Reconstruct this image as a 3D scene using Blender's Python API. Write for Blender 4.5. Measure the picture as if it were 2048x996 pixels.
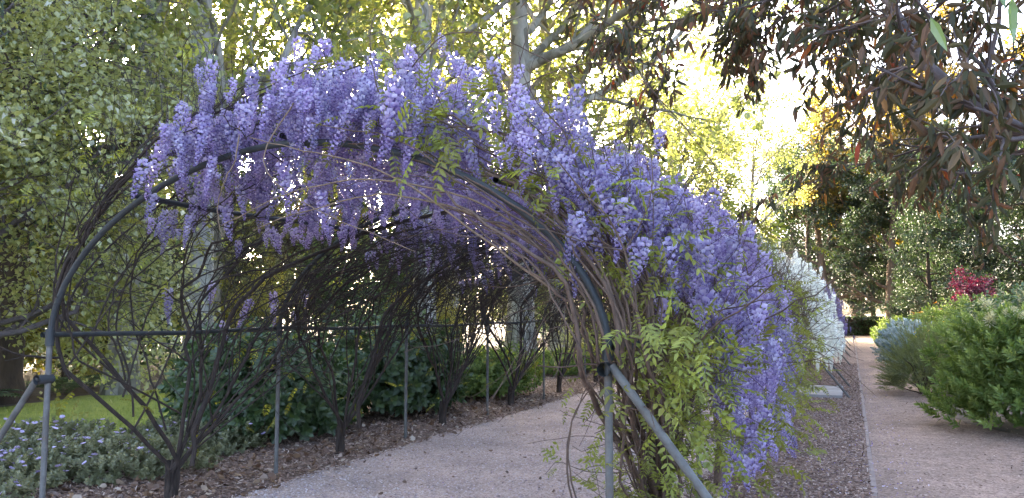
import bpy, math, time
import numpy as np
R = math.radians
T_START = time.time()
for o in list(bpy.data.objects): bpy.data.objects.remove(o)
sc = bpy.context.scene
COL = sc.collection

# ------------------------------------------------------------------ camera, sky, sun, exposure
cam = bpy.data.cameras.new('camera'); cam.sensor_width = 36; cam.lens = 27.2
cam.clip_start = 0.05; cam.clip_end = 2000
camo = bpy.data.objects.new('camera', cam); COL.objects.link(camo)
camo.location = (0, 0, 1.6); camo.rotation_euler = (R(90 + 4.65), 0, R(23.6))
sc.camera = camo

SUN_EL, SUN_AZ = 11.0, -50.0           # azimuth from +Y, clockwise positive
w = bpy.data.worlds.new('World'); sc.world = w; w.use_nodes = True
nt = w.node_tree
sky = nt.nodes.new('ShaderNodeTexSky'); sky.sky_type = 'NISHITA'; sky.sun_disc = False
sky.sun_elevation = R(SUN_EL); sky.sun_rotation = R(SUN_AZ)
sky.air_density = 0.4; sky.dust_density = 5.0; sky.ozone_density = 0.3
bg = nt.nodes['Background']; bg.inputs[1].default_value = 0.15
nt.links.new(sky.outputs[0], bg.inputs[0])
sun = bpy.data.lights.new('sun', 'SUN'); sun.energy = 2.9; sun.angle = R(0.6); sun.color = (1.0, 0.86, 0.64)
suno = bpy.data.objects.new('sun', sun); COL.objects.link(suno)
_d = (math.sin(R(SUN_AZ)) * math.cos(R(SUN_EL)), math.cos(R(SUN_AZ)) * math.cos(R(SUN_EL)), math.sin(R(SUN_EL)))
from mathutils import Vector
suno.rotation_euler = Vector(_d).to_track_quat('Z', 'Y').to_euler()
suno.location = (-20, 20, 40)
vs = sc.view_settings
vs.view_transform = 'Standard'; vs.look = 'None'; vs.gamma = 1; vs.use_curve_mapping = False
vs.exposure = 4.2
cy = sc.cycles
cy.max_bounces = 8; cy.diffuse_bounces = 6; cy.glossy_bounces = 2; cy.transmission_bounces = 4
cy.use_denoising = True; cy.sample_clamp_indirect = 6

# ------------------------------------------------------------------ materials
def nodes(name):
    m = bpy.data.materials.new(name); m.use_nodes = True
    n = m.node_tree; n.nodes.clear()
    return m, n, n.nodes, n.links
def ramp(n, stops):
    r = n.nodes.new('ShaderNodeValToRGB')
    el = r.color_ramp.elements
    while len(el) < len(stops): el.new(0.5)
    for e, (p, c) in zip(el, stops): e.position = p; e.color = (*c, 1)
    return r
def leaf_mat(name, stops, transl=0.4, gloss=0.06, rough=0.45, objvar=0.0):
    """leaf or petal: colour varies leaf by leaf, light passes through it"""
    m, n, N, L = nodes(name)
    out = N.new('ShaderNodeOutputMaterial')
    at = N.new('ShaderNodeAttribute'); at.attribute_name = 'rnd'
    rp = ramp(n, stops); L.new(at.outputs['Fac'], rp.inputs[0])
    col = rp.outputs[0]
    if objvar:
        oi = N.new('ShaderNodeObjectInfo')
        hs = N.new('ShaderNodeHueSaturation')
        mr = N.new('ShaderNodeMapRange'); mr.inputs[3].default_value = 1 - objvar; mr.inputs[4].default_value = 1 + objvar
        L.new(oi.outputs['Random'], mr.inputs[0]); L.new(mr.outputs[0], hs.inputs['Value'])
        mh = N.new('ShaderNodeMapRange'); mh.inputs[3].default_value = 0.485; mh.inputs[4].default_value = 0.515
        L.new(oi.outputs['Random'], mh.inputs[0]); L.new(mh.outputs[0], hs.inputs['Hue'])
        L.new(col, hs.inputs['Color']); col = hs.outputs[0]
    d = N.new('ShaderNodeBsdfDiffuse'); t = N.new('ShaderNodeBsdfTranslucent')
    L.new(col, d.inputs[0])
    hs2 = N.new('ShaderNodeHueSaturation'); hs2.inputs['Saturation'].default_value = 1.12; hs2.inputs['Value'].default_value = 1.25
    L.new(col, hs2.inputs['Color']); L.new(hs2.outputs[0], t.inputs[0])
    mx = N.new('ShaderNodeMixShader'); mx.inputs[0].default_value = transl
    L.new(d.outputs[0], mx.inputs[1]); L.new(t.outputs[0], mx.inputs[2])
    g = N.new('ShaderNodeBsdfGlossy'); g.inputs['Roughness'].default_value = rough; g.inputs[0].default_value = (1, 1, 1, 1)
    m2 = N.new('ShaderNodeMixShader'); m2.inputs[0].default_value = gloss
    L.new(mx.outputs[0], m2.inputs[1]); L.new(g.outputs[0], m2.inputs[2])
    L.new(m2.outputs[0], out.inputs[0])
    return m
def rough_mat(name, stops, scale=8, stretch=(1, 1, 1), bump=0.3, rough=0.9, metal=0, detail=6, bscale=None, coord='Object', dist=0.02, vor=None, big=None):
    m, n, N, L = nodes(name)
    out = N.new('ShaderNodeOutputMaterial'); p = N.new('ShaderNodeBsdfPrincipled')
    L.new(p.outputs[0], out.inputs[0])
    tc = N.new('ShaderNodeTexCoord'); mp = N.new('ShaderNodeMapping'); mp.inputs['Scale'].default_value = stretch
    L.new(tc.outputs[coord], mp.inputs[0])
    nz = N.new('ShaderNodeTexNoise'); nz.inputs['Scale'].default_value = scale; nz.inputs['Detail'].default_value = detail
    nz.inputs['Roughness'].default_value = 0.65
    L.new(mp.outputs[0], nz.inputs[0])
    fac = nz.outputs[0]
    if vor:
        v = N.new('ShaderNodeTexVoronoi'); v.inputs['Scale'].default_value = vor; L.new(mp.outputs[0], v.inputs[0])
        mm = N.new('ShaderNodeMix'); mm.inputs[0].default_value = 0.45
        sep = N.new('ShaderNodeSeparateColor'); L.new(v.outputs['Color'], sep.inputs[0])
        L.new(fac, mm.inputs[2]); L.new(sep.outputs[0], mm.inputs[3]); fac = mm.outputs[0]
    rp = ramp(n, stops); L.new(fac, rp.inputs[0]); colr = rp.outputs[0]
    if big:
        nb2 = N.new('ShaderNodeTexNoise'); nb2.inputs['Scale'].default_value = big; nb2.inputs['Detail'].default_value = 7; nb2.inputs['Roughness'].default_value = .7
        L.new(mp.outputs[0], nb2.inputs[0])
        mr = N.new('ShaderNodeMapRange'); mr.inputs[1].default_value = .32; mr.inputs[2].default_value = .68; mr.inputs[3].default_value = .68; mr.inputs[4].default_value = 1.18
        L.new(nb2.outputs[0], mr.inputs[0])
        hs = N.new('ShaderNodeHueSaturation'); L.new(mr.outputs[0], hs.inputs['Value']); L.new(colr, hs.inputs['Color']); colr = hs.outputs[0]
    L.new(colr, p.inputs['Base Color'])
    p.inputs['Roughness'].default_value = rough; p.inputs['Metallic'].default_value = metal
    b = N.new('ShaderNodeBump'); b.inputs['Strength'].default_value = bump; b.inputs['Distance'].default_value = dist
    if bscale:
        nb = N.new('ShaderNodeTexNoise'); nb.inputs['Scale'].default_value = bscale; nb.inputs['Detail'].default_value = 4
        L.new(mp.outputs[0], nb.inputs[0]); L.new(nb.outputs[0], b.inputs['Height'])
    else:
        L.new(fac, b.inputs['Height'])
    L.new(b.outputs[0], p.inputs['Normal'])
    return m
def chip_mat(name, stops, rough=0.9):
    m, n, N, L = nodes(name)
    out = N.new('ShaderNodeOutputMaterial'); p = N.new('ShaderNodeBsdfPrincipled')
    L.new(p.outputs[0], out.inputs[0]); p.inputs['Roughness'].default_value = rough
    at = N.new('ShaderNodeAttribute'); at.attribute_name = 'rnd'
    rp = ramp(n, stops); L.new(at.outputs['Fac'], rp.inputs[0]); L.new(rp.outputs[0], p.inputs['Base Color'])
    return m

M = {}
M['plane_leaf'] = leaf_mat('plane_leaf', [(0, (.15, .18, .045)), (.5, (.23, .255, .07)), (.85, (.3, .3, .1)), (1, (.33, .28, .11))], .55)
M['sunlit_gold_leaf'] = leaf_mat('sunlit_gold_leaf', [(0, (.13, .10, .022)), (.5, (.22, .16, .03)), (1, (.26, .2, .045))], .5)  # gold of low sun on the tall crowns, painted as leaf colour
M['dark_leaf'] = leaf_mat('dark_leaf', [(0, (.015, .028, .01)), (.6, (.036, .06, .02)), (1, (.065, .1, .03))], .25)
M['mid_leaf'] = leaf_mat('mid_leaf', [(0, (.03, .06, .018)), (.6, (.06, .105, .03)), (1, (.11, .16, .05))], .35)
M['pale_leaf'] = leaf_mat('pale_leaf', [(0, (.21, .22, .06)), (.5, (.33, .335, .11)), (.96, (.43, .43, .18)), (1, (.6, .6, .5))], .5)
M['olive_leaf'] = leaf_mat('olive_leaf', [(0, (.07, .08, .022)), (.6, (.13, .14, .04)), (1, (.2, .2, .07))], .45)
M['brown_leaf'] = leaf_mat('brown_leaf', [(0, (.05, .03, .012)), (.6, (.11, .065, .02)), (1, (.19, .13, .03))], .45)
M['gum_leaf'] = leaf_mat('gum_leaf', [(0, (.035, .036, .014)), (.4, (.07, .066, .028)), (.7, (.115, .07, .038)), (.9, (.17, .075, .035)), (.955, (.11, .1, .05)), (.97, (.4, .15, .02)), (.985, (.3, .04, .03)), (1, (.36, .24, .05))], .25, .018, .5)
M['gum_green'] = leaf_mat('gum_green', [(0, (.14, .22, .06)), (.7, (.2, .28, .09)), (1, (.32, .28, .05))], .4, .08)
M['wist_leaf'] = leaf_mat('wist_leaf', [(0, (.09, .095, .02)), (.4, (.19, .2, .035)), (.8, (.3, .32, .06)), (.95, (.36, .36, .09)), (1, (.2, .13, .06))], .45, .03, .5, .25)
M['wist_purple'] = leaf_mat('wist_purple', [(0, (.07, .036, .14)), (.3, (.145, .09, .26)), (.6, (.295, .235, .43)), (.85, (.52, .465, .61)), (1, (.7, .655, .74))], .25, .02, .5, .22)
M['wist_white'] = leaf_mat('wist_white', [(0, (.58, .56, .42)), (.5, (.78, .76, .66)), (1, (.88, .86, .81))], .3, .02, .5, .08)
M['bush_leaf'] = leaf_mat('bush_leaf', [(0, (.065, .11, .022)), (.5, (.13, .19, .042)), (1, (.27, .33, .09))], .35, .03, .45)
M['fine_leaf'] = leaf_mat('fine_leaf', [(0, (.06, .07, .015)), (.6, (.12, .135, .03)), (1, (.2, .21, .05))], .35)
M['sunlit_yellow_leaf'] = leaf_mat('sunlit_yellow_leaf', [(0, (.2, .2, .03)), (.6, (.34, .31, .045)), (1, (.45, .38, .06))], .5)  # sunlit look of the far shrubs, put into the leaf colour
M['silver_leaf'] = leaf_mat('silver_leaf', [(0, (.14, .2, .19)), (.6, (.25, .32, .32)), (1, (.36, .43, .44))], .2)
M['grey_leaf'] = leaf_mat('grey_leaf', [(0, (.11, .12, .055)), (.6, (.2, .205, .1)), (1, (.3, .3, .16))], .35)
M['red_leaf'] = leaf_mat('red_leaf', [(0, (.07, .01, .025)), (.6, (.16, .02, .05)), (1, (.32, .05, .07))], .4)
M['cream_bud'] = leaf_mat('cream_bud', [(0, (.4, .38, .18)), (1, (.66, .62, .38))], .2)
M['mauve_petal'] = leaf_mat('mauve_petal', [(0, (.4, .3, .5)), (.6, (.56, .46, .64)), (1, (.75, .67, .8))], .3)
M['yellow_petal'] = leaf_mat('yellow_petal', [(0, (.6, .36, .03)), (1, (.75, .55, .06))], .3)
M['orange_petal'] = leaf_mat('orange_petal', [(0, (.6, .25, .03)), (1, (.75, .4, .05))], .3)
M['dead_leaf'] = leaf_mat('dead_leaf', [(0, (.07, .035, .018)), (.5, (.17, .09, .05)), (.85, (.28, .18, .11)), (1, (.5, .42, .33))], .1)
M['grass'] = leaf_mat('grass', [(0, (.16, .21, .03)), (.6, (.24, .3, .045)), (1, (.32, .36, .07))], .4)
M['plane_bark'] = rough_mat('plane_bark', [(.3, (.13, .115, .085)), (.45, (.24, .22, .175)), (.58, (.34, .31, .255)), (.72, (.19, .18, .125))], 5, (1, 1, .45), .25, .85, vor=6)
M['dark_bark'] = rough_mat('dark_bark', [(.3, (.03, .02, .013)), (.6, (.085, .055, .036)), (.8, (.14, .1, .07))], 6, (1, 1, .2), .8, .95, dist=.05)
M['gum_bark'] = rough_mat('gum_bark', [(.3, (.09, .06, .045)), (.55, (.19, .135, .1)), (.75, (.26, .2, .155))], 5, (1, 1, .3), .6, .9, dist=.03)
M['gum_limb'] = rough_mat('gum_limb', [(.3, (.06, .045, .04)), (.6, (.12, .09, .08)), (.8, (.17, .13, .12))], 14, (1, 1, 1), .6, .85)
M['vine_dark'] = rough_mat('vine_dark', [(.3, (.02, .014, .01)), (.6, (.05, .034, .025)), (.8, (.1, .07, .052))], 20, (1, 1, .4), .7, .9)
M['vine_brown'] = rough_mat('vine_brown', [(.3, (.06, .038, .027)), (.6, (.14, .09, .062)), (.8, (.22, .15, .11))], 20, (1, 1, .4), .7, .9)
M['vine_pale'] = rough_mat('vine_pale', [(.3, (.13, .085, .05)), (.7, (.27, .185, .12))], 20, (1, 1, .4), .5, .85)
M['pipe_green'] = rough_mat('pipe_green', [(.3, (.022, .025, .025)), (.6, (.04, .045, .045)), (.8, (.075, .07, .06))], 9, (1, 1, 1), .15, .6, .1)
M['pipe_grey'] = rough_mat('pipe_grey', [(.3, (.11, .085, .065)), (.45, (.1, .095, .085)), (.6, (.14, .135, .12)), (.8, (.18, .155, .13))], 9, (1, 1, 1), .3, .7, .05)
M['gravel'] = rough_mat('gravel', [(.28, (.3, .215, .18)), (.45, (.45, .34, .29)), (.6, (.53, .42, .365)), (.75, (.62, .51, .455))], 34, (1, 1, 1), .9, .95, vor=75, dist=.02, bscale=45, big=.9)
M['side_path'] = rough_mat('side_path', [(.28, (.14, .09, .065)), (.45, (.23, .155, .115)), (.6, (.29, .2, .15)), (.75, (.36, .26, .2))], 5, (1, 1, 1), .6, .95, vor=60, dist=.02, bscale=40, big=.7)
M['mulch_soil'] = rough_mat('mulch_soil', [(.3, (.12, .075, .052)), (.5, (.21, .14, .105)), (.7, (.33, .24, .19))], 20, (1, 1, 1), 1, .95, vor=35, dist=.03, bscale=30, big=.8)
M['chip'] = chip_mat('chip', [(0, (.075, .04, .026)), (.45, (.19, .115, .08)), (.8, (.32, .21, .155)), (1, (.55, .43, .35))])
M['pebble'] = chip_mat('pebble', [(0, (.22, .17, .165)), (.5, (.4, .33, .32)), (1, (.62, .55, .53))])
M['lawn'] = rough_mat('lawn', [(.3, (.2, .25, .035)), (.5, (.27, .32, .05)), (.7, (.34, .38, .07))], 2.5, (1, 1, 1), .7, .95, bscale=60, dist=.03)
M['soil'] = rough_mat('soil', [(.3, (.06, .045, .03)), (.6, (.12, .09, .06)), (.8, (.17, .13, .09))], 3, (1, 1, 1), .6, .95)
M['concrete'] = rough_mat('concrete', [(.3, (.26, .24, .22)), (.6, (.35, .325, .3)), (.8, (.42, .395, .36))], 6, (1, 1, 1), .2, .9, big=2)
M['edging'] = rough_mat('edging', [(.3, (.16, .12, .1)), (.7, (.3, .24, .21))], 12, (1, 1, 1), .4, .9)

# ------------------------------------------------------------------ mesh helpers
def unit(a): return a / np.maximum(np.linalg.norm(a, axis=-1, keepdims=True), 1e-9)
class Geo:
    """collects vertices and quads (a triangle repeats no vertex: kept apart)"""
    def __init__(s): s.V = []; s.Q = []; s.T = []; s.A = []; s.MQ = []; s.MT = []; s.n = 0
    def add(s, V, Q=None, T=None, rnd=None, mi=0):
        V = np.asarray(V, float).reshape(-1, 3)
        if Q is not None and len(Q): s.Q.append(np.asarray(Q).reshape(-1, 4) + s.n); s.MQ.append(np.full(len(s.Q[-1]), mi))
        if T is not None and len(T): s.T.append(np.asarray(T).reshape(-1, 3) + s.n); s.MT.append(np.full(len(s.T[-1]), mi))
        s.V.append(V); s.A.append(np.full(len(V), .5) if rnd is None else np.broadcast_to(rnd, (len(V),)).astype(float)); s.n += len(V)
        return s
    def arrays(s):
        V = np.concatenate(s.V); A = np.concatenate(s.A)
        Q = np.concatenate(s.Q) if s.Q else np.zeros((0, 4), int)
        T = np.concatenate(s.T) if s.T else np.zeros((0, 3), int)
        return V, Q, T, A
    def mesh(s, name, mats, smooth=False):
        V, Q, T, A = s.arrays()
        me = bpy.data.meshes.new(name)
        me.vertices.add(len(V)); me.vertices.foreach_set('co', V.astype(np.float32).ravel())
        nl = Q.size + T.size
        me.loops.add(nl); me.polygons.add(len(Q) + len(T))
        me.loops.foreach_set('vertex_index', np.concatenate([Q.ravel(), T.ravel()]).astype(np.int32))
        st = np.concatenate([np.arange(len(Q)) * 4, Q.size + np.arange(len(T)) * 3]).astype(np.int32)
        me.polygons.foreach_set('loop_start', st)
        mi = np.concatenate((s.MQ if s.MQ else []) + (s.MT if s.MT else [])).astype(np.int32)
        me.polygons.foreach_set('material_index', mi)
        me.polygons.foreach_set('use_smooth', np.full(len(Q) + len(T), smooth))
        at = me.attributes.new('rnd', 'FLOAT', 'POINT'); at.data.foreach_set('value', A.astype(np.float32))
        for m in (mats if isinstance(mats, (list, tuple)) else [mats]): me.materials.append(M[m])
        me.update(calc_edges=True); me.validate()
        return me
def scatter(g, tm, mats, pos, scale=1.0, rnd=None, spread=0.0, mi=0):
    """adds a copy of template tm=(V,Q,T,A) for each 3x3 matrix and position"""
    V, Q, T, A = tm; N = len(pos)
    if N == 0: return
    sc_ = np.broadcast_to(np.asarray(scale, float), (N,)) if np.ndim(scale) <= 1 else scale
    W = np.einsum('nij,vj->nvi', mats, V) * sc_[:, None, None] + pos[:, None, :]
    off = (np.arange(N) * len(V))[:, None, None]
    a = np.tile(A, (N, 1))
    if rnd is not None: a = a * spread + np.asarray(rnd)[:, None] * (1 - spread)
    g.add(W.reshape(-1, 3), (Q[None] + off).reshape(-1, 4) if len(Q) else None, (T[None] + off).reshape(-1, 3) if len(T) else None, np.clip(a.ravel(), 0, 1), mi)
def frames(d, rng, up=(0, 0, 1), roll=0.5):
    """matrices whose y axis is d and whose z axis leans to up"""
    d = unit(d); N = len(d)
    u = np.asarray(up, float) + rng.normal(0, roll, (N, 3))
    x = unit(np.cross(d, u)); z = np.cross(x, d)
    return np.stack([x, d, z], axis=2)
def tubes(P, Rr, sides=5, cap=False):
    """P (M,n,3) paths, Rr (M,n) radii -> V,Q"""
    P = np.asarray(P, float); Rr = np.asarray(Rr, float)
    Mn, n, _ = P.shape
    t = unit(np.gradient(P, axis=1))
    mean = unit(P[:, -1] - P[:, 0])
    ref = np.zeros((Mn, 3)); ref[np.arange(Mn), np.argmin(np.abs(mean), axis=1)] = 1
    x = unit(np.cross(t, ref[:, None, :])); y = np.cross(t, x)
    a = np.arange(sides) / sides * 2 * np.pi
    ring = (x[:, :, None] * np.cos(a)[None, None, :, None] + y[:, :, None] * np.sin(a)[None, None, :, None]) * Rr[:, :, None, None]
    V = P[:, :, None] + ring
    i = np.arange(n - 1)[:, None] * sides; j = np.arange(sides)[None]; k = (j + 1) % sides
    q = np.stack(np.broadcast_arrays(i + j, i + k, i + sides + k, i + sides + j), -1).reshape(-1, 4)
    Q = (q[None] + (np.arange(Mn) * n * sides)[:, None, None]).reshape(-1, 4)
    return V.reshape(-1, 3), Q
def tube_geo(P, Rr, sides=5, g=None, mi=0):
    g = g or Geo(); V, Q = tubes(P, Rr, sides); g.add(V, Q, mi=mi)
    return g
def spline(pts, n=24):
    """smooth path through points"""
    p = np.asarray(pts, float); m = len(p)
    t = np.linspace(0, m - 1, n); i = np.clip(t.astype(int), 0, m - 2); f = (t - i)[:, None]
    a = p[np.clip(i - 1, 0, m - 1)]; b = p[i]; c = p[i + 1]; d = p[np.clip(i + 2, 0, m - 1)]
    return .5 * ((2 * b) + (-a + c) * f + (2 * a - 5 * b + 4 * c - d) * f ** 2 + (-a + 3 * b - 3 * c + d) * f ** 3)
def sprout(rng, P, Rr, count, t0, t1, ang, length, up=0.0, wob=.2, rf=.6, n=8, taper=.3, rmin=.003, pw=1.0):
    """side shoots growing from the paths P"""
    Mn, m, _ = P.shape
    idx = np.arange(count) % Mn; t = t0 + (t1 - t0) * rng.random(count) ** pw
    f = t * (m - 1); i = np.clip(f.astype(int), 0, m - 2); fr = (f - i)[:, None]
    p = P[idx, i] * (1 - fr) + P[idx, i + 1] * fr
    tan = unit(P[idx, i + 1] - P[idx, i]); r = Rr[idx, i] * (1 - fr[:, 0]) + Rr[idx, i + 1] * fr[:, 0]
    perp = unit(np.cross(tan, rng.normal(0, 1, (count, 3))))
    a = np.radians(rng.uniform(*ang, count))[:, None]
    d = unit(tan * np.cos(a) + perp * np.sin(a))
    L = rng.uniform(*length, count)[:, None]
    out = np.zeros((count, n, 3)); out[:, 0] = p
    for k in range(1, n):
        d = unit(d + rng.normal(0, wob, (count, 3)) + np.array([0, 0, up]))
        out[:, k] = out[:, k - 1] + d * L / (n - 1)
    r0 = np.maximum(r * rf, rmin)[:, None]
    return out, np.maximum(r0 * np.linspace(1, taper, n)[None], rmin * .6)
def along(rng, P, per, t0=.1, jit=.05):
    """points spread along the paths, with the path direction there"""
    Mn, m, _ = P.shape; cnt = Mn * per
    idx = np.repeat(np.arange(Mn), per); t = rng.uniform(t0, 1, cnt) * (m - 1)
    i = np.clip(t.astype(int), 0, m - 2); fr = (t - i)[:, None]
    p = P[idx, i] * (1 - fr) + P[idx, i + 1] * fr
    return p + rng.normal(0, jit, (cnt, 3)), unit(P[idx, i + 1] - P[idx, i])

# objects
def thing(name, label, cat, loc=(0, 0, 0), group=None, rotz=0, scale=1):
    o = bpy.data.objects.new(name, None); COL.objects.link(o); o.empty_display_size = .2
    o.location = loc; o.rotation_euler = (0, 0, rotz); o.scale = (scale,) * 3 if np.isscalar(scale) else scale
    o['label'] = label; o['category'] = cat
    if group: o['group'] = group
    return o
def part(name, me, parent, kind=None, loc=None, rot=None, scale=None, label=None):
    o = bpy.data.objects.new(name, me); COL.objects.link(o); o.parent = parent
    if loc is not None: o.location = loc
    if rot is not None: o.rotation_euler = rot
    if scale is not None: o.scale = (scale,) * 3 if np.isscalar(scale) else scale
    if kind: o['kind'] = kind
    if label: o['label'] = label
    return o
def struct(name, me, kind='structure', label=None, cat=None):
    o = bpy.data.objects.new(name, me); COL.objects.link(o); o['kind'] = kind
    if label: o['label'] = label
    if cat: o['category'] = cat
    return o

# leaf templates ---------------------------------------------------
def tmpl(V, Q=(), T=(), A=None):
    V = np.asarray(V, float); return (V, np.asarray(Q, int).reshape(-1, 4), np.asarray(T, int).reshape(-1, 3), np.full(len(V), .5) if A is None else np.asarray(A, float))
def leaf_t(wd=.4, fold=.12, bend=.1):
    return tmpl([(0, 0, 0), (wd * .9, .35, fold), (0, .42, 0), (-wd * .9, .35, fold), (wd * .6, .75, fold * .6 - bend * .6), (0, 1, -bend), (-wd * .6, .75, fold * .6 - bend * .6)],
                [(0, 1, 4, 2), (2, 4, 5, 6), (0, 2, 6, 3)])
DIAMOND = tmpl([(0, 0, 0), (.42, .45, .1), (0, 1, -.12), (-.42, .45, .1)], [(0, 1, 2, 3)])
BROAD = tmpl([(0, 0, 0), (.45, .22, .08), (.5, .62, .0), (0, 1, -.14), (-.5, .62, 0), (-.45, .22, .08)], [(0, 1, 2, 3), (0, 3, 4, 5)])
NARROW = tmpl([(0, 0, 0), (.13, .35, .03), (.1, .72, 0), (0, 1, -.1), (-.1, .72, 0), (-.13, .35, .03)], [(0, 1, 2, 5), (5, 2, 3, 4)])
LANCE = tmpl([(0, 0, 0), (.13, .3, .04), (0, .3, -.01), (-.13, .3, .04), (.1, .68, .06), (0, .7, .02), (-.1, .68, .06), (0, 1, .1)],
             [(0, 1, 2, 2 + 1)][:0] + [(1, 4, 5, 2), (2, 5, 6, 3)], [(0, 1, 2), (0, 2, 3), (4, 7, 5), (5, 7, 6)])
def geo_t(g): V, Q, T, A = g.arrays(); return (V, Q, T, A)
def sprig(rng, n, leaf, ll=.06, L=.12, spread=55):
    """a shoot with leaves set round it, along +y"""
    g = Geo(); t = np.linspace(.1, 1, n); a = np.arange(n) * 2.4 + rng.random() * 6
    s = np.radians(spread * (1.15 - .75 * t))
    d = np.stack([np.cos(a) * np.sin(s), np.cos(s), np.sin(a) * np.sin(s)], -1)
    pos = np.stack([0 * t, t * L, 0 * t], -1)
    scatter(g, leaf, frames(d, rng, (0, 1, 0), .15), pos, ll * (1.05 - .35 * t), np.clip(.35 + .5 * t + rng.normal(0, .12, n), 0, 1))
    return geo_t(g)

# ------------------------------------------------------------------ ground
rg = np.random.default_rng(7)
def wav(y, seed, amp):
    r = np.random.default_rng(seed); o = 0
    for f in (.35, .9, 2.1, 4.7, 9.5): o = o + np.sin(y * f + r.random() * 9) * amp / (1 + f * .45)
    return o
def strip(name, xl, xr, y0, y1, z, mat, step=.12, al=.05, ar=.05, seed=1, nx=2):
    y = np.arange(y0, y1 + step, step)
    L = np.array([xl(v) if callable(xl) else xl for v in y]) + wav(y, seed, al)
    Rr = np.array([xr(v) if callable(xr) else xr for v in y]) + wav(y, seed + 50, ar)
    f = np.linspace(0, 1, nx)
    X = L[:, None] * (1 - f) + Rr[:, None] * f
    V = np.stack([X, np.broadcast_to(y[:, None], X.shape), np.full(X.shape, z)], -1).reshape(-1, 3)
    i = np.arange(len(y) - 1)[:, None] * nx; j = np.arange(nx - 1)[None]
    Q = np.stack([i + j, i + j + 1, i + nx + j + 1, i + nx + j], -1).reshape(-1, 4)
    return struct(name, Geo().add(V, Q).mesh(name, mat))
g = Geo().add([(-500, -500, 0), (500, -500, 0), (500, 500, 0), (-500, 500, 0)], [(0, 1, 2, 3)])
struct('ground', g.mesh('ground', 'soil'))
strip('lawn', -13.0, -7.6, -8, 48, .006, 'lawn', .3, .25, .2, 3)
strip('garden_bed', -8.3, -4.6, -4, 44, .012, 'mulch_soil', .2, .3, 0, 5)
strip('gravel_path', -4.92, -1.18, -3, 46, .018, 'gravel', .1, .05, .05, 8)
strip('mulch_bed', -1.28, .12, -3, 46, .024, 'mulch_soil', .1, .06, 0, 11)
def side_r(y): return 3.6 - 2.2 * min(1, max(0, (y - 8) / 5.0)) if y < 40 else 1.4
strip('side_path', .16, side_r, -3, 57, .012, 'side_path', .2, 0, .12, 14, 3)
for i in range(24):     # narrow timber edging between mulch and side path
    y0 = -2 + i * 2.4
    V = [(.115, y0 + .01, .0), (.155, y0 + .01, .0), (.155, y0 + 2.39, 0), (.115, y0 + 2.39, 0)]
    V = V + [(x + rg.normal(0, .006), y, .03 + rg.normal(0, .004)) for x, y, _ in V]
    if i == 0:
        edg = thing('path_edging', 'thin pale edging strip between bark mulch and side path', 'edging', (0, 0, 0))
    part('edging_strip', Geo().add(V, [(0, 1, 5, 4), (1, 2, 6, 5), (2, 3, 7, 6), (3, 0, 4, 7), (4, 5, 6, 7)]).mesh('edging_strip', 'edging'), edg)
# loose chips, pebbles, fallen leaves
def litter(name, n, xr, yr, z, tm, mat, size, tilt=.35, pw=1.4, parent=None, label=None, cat=None, dens=None):
    x = rg.uniform(*xr, n); y = yr[0] + (yr[1] - yr[0]) * rg.random(n) ** pw
    if dens is not None:
        k = rg.random(n) < dens(x, y); x = x[k]; y = y[k]; n = len(x)
    d = np.stack([rg.normal(0, 1, n), rg.normal(0, 1, n), rg.normal(0, tilt, n)], -1)
    gg = Geo(); scatter(gg, tm, frames(d, rg, (0, 0, 1), tilt), np.stack([x, y, np.full(n, z) + rg.random(n) * .015], -1), rg.uniform(*size, n), rg.random(n))
    return struct(name, gg.mesh(name, mat), 'stuff', label, cat)
CHIP = tmpl([(-.16, 0, 0), (.16, .05, .03), (.2, .9, .02), (-.1, 1, 0), (0, .5, .16)], [], [(0, 1, 4), (1, 2, 4), (2, 3, 4), (3, 0, 4)])
PEB = tmpl([(-.5, -.4, 0), (.5, -.5, 0), (.6, .4, 0), (-.4, .5, 0), (0, 0, .5)], [], [(0, 1, 4), (1, 2, 4), (2, 3, 4), (3, 0, 4)])
litter('bark_chips', 52000, (-1.35, .11), (4.2, 26), .024, CHIP, 'chip', (.016, .048), .25, 1.6, label='loose bark chips mulching the strip beside the arbour', cat='mulch')
litter('bark_mulch', 40000, (-7.4, -4.85), (4.0, 24), .014, CHIP, 'chip', (.018, .055), .3, 1.5, label='brown bark mulch and litter along the lawn side posts', cat='mulch', dens=lambda x, y: np.clip((x + 7.6) / 1.8, .12, 1))
litter('fallen_leaves', 1500, (-6.8, -4.7), (4.5, 14), .03, BROAD, 'dead_leaf', (.035, .085), .45, 1.3, label='curled dry brown leaves fallen under the vines', cat='leaf litter', dens=lambda x, y: np.clip(1.1 - np.abs(x + 5.7) * .9, 0.08, 1))
litter('loose_pebbles', 16000, (-4.9, -1.2), (4.6, 18), .017, PEB, 'pebble', (.006, .02), .1, 1.7, label='loose small stones on the gravel path', cat='gravel')
litter('path_crumbs', 5000, (.2, 2.6), (6.5, 30), .012, CHIP, 'chip', (.01, .04), .15, 1.8, label='scattered crumbs of bark and leaf on the side path', cat='litter', dens=lambda x, y: np.where(x > 1.1, .9, .4))
litter('path_leaves', 420, (-4.9, -1.2), (4.6, 20), .022, BROAD, 'dead_leaf', (.02, .05), .3, 1.3, label='scattered dry leaf scraps on the gravel path', cat='leaf litter')
litter('path_petals', 1500, (-4.6, -1.2), (4.8, 18), .021, DIAMOND, 'wist_purple', (.01, .018), .2, 1.4, label='shed lilac petals on the gravel path', cat='petals')
litter('shed_petals', 2500, (-1.3, .6), (5, 24), .03, DIAMOND, 'wist_purple', (.012, .022), .2, 1.4, label='shed lilac petals lying on the mulch', cat='petals')
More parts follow.
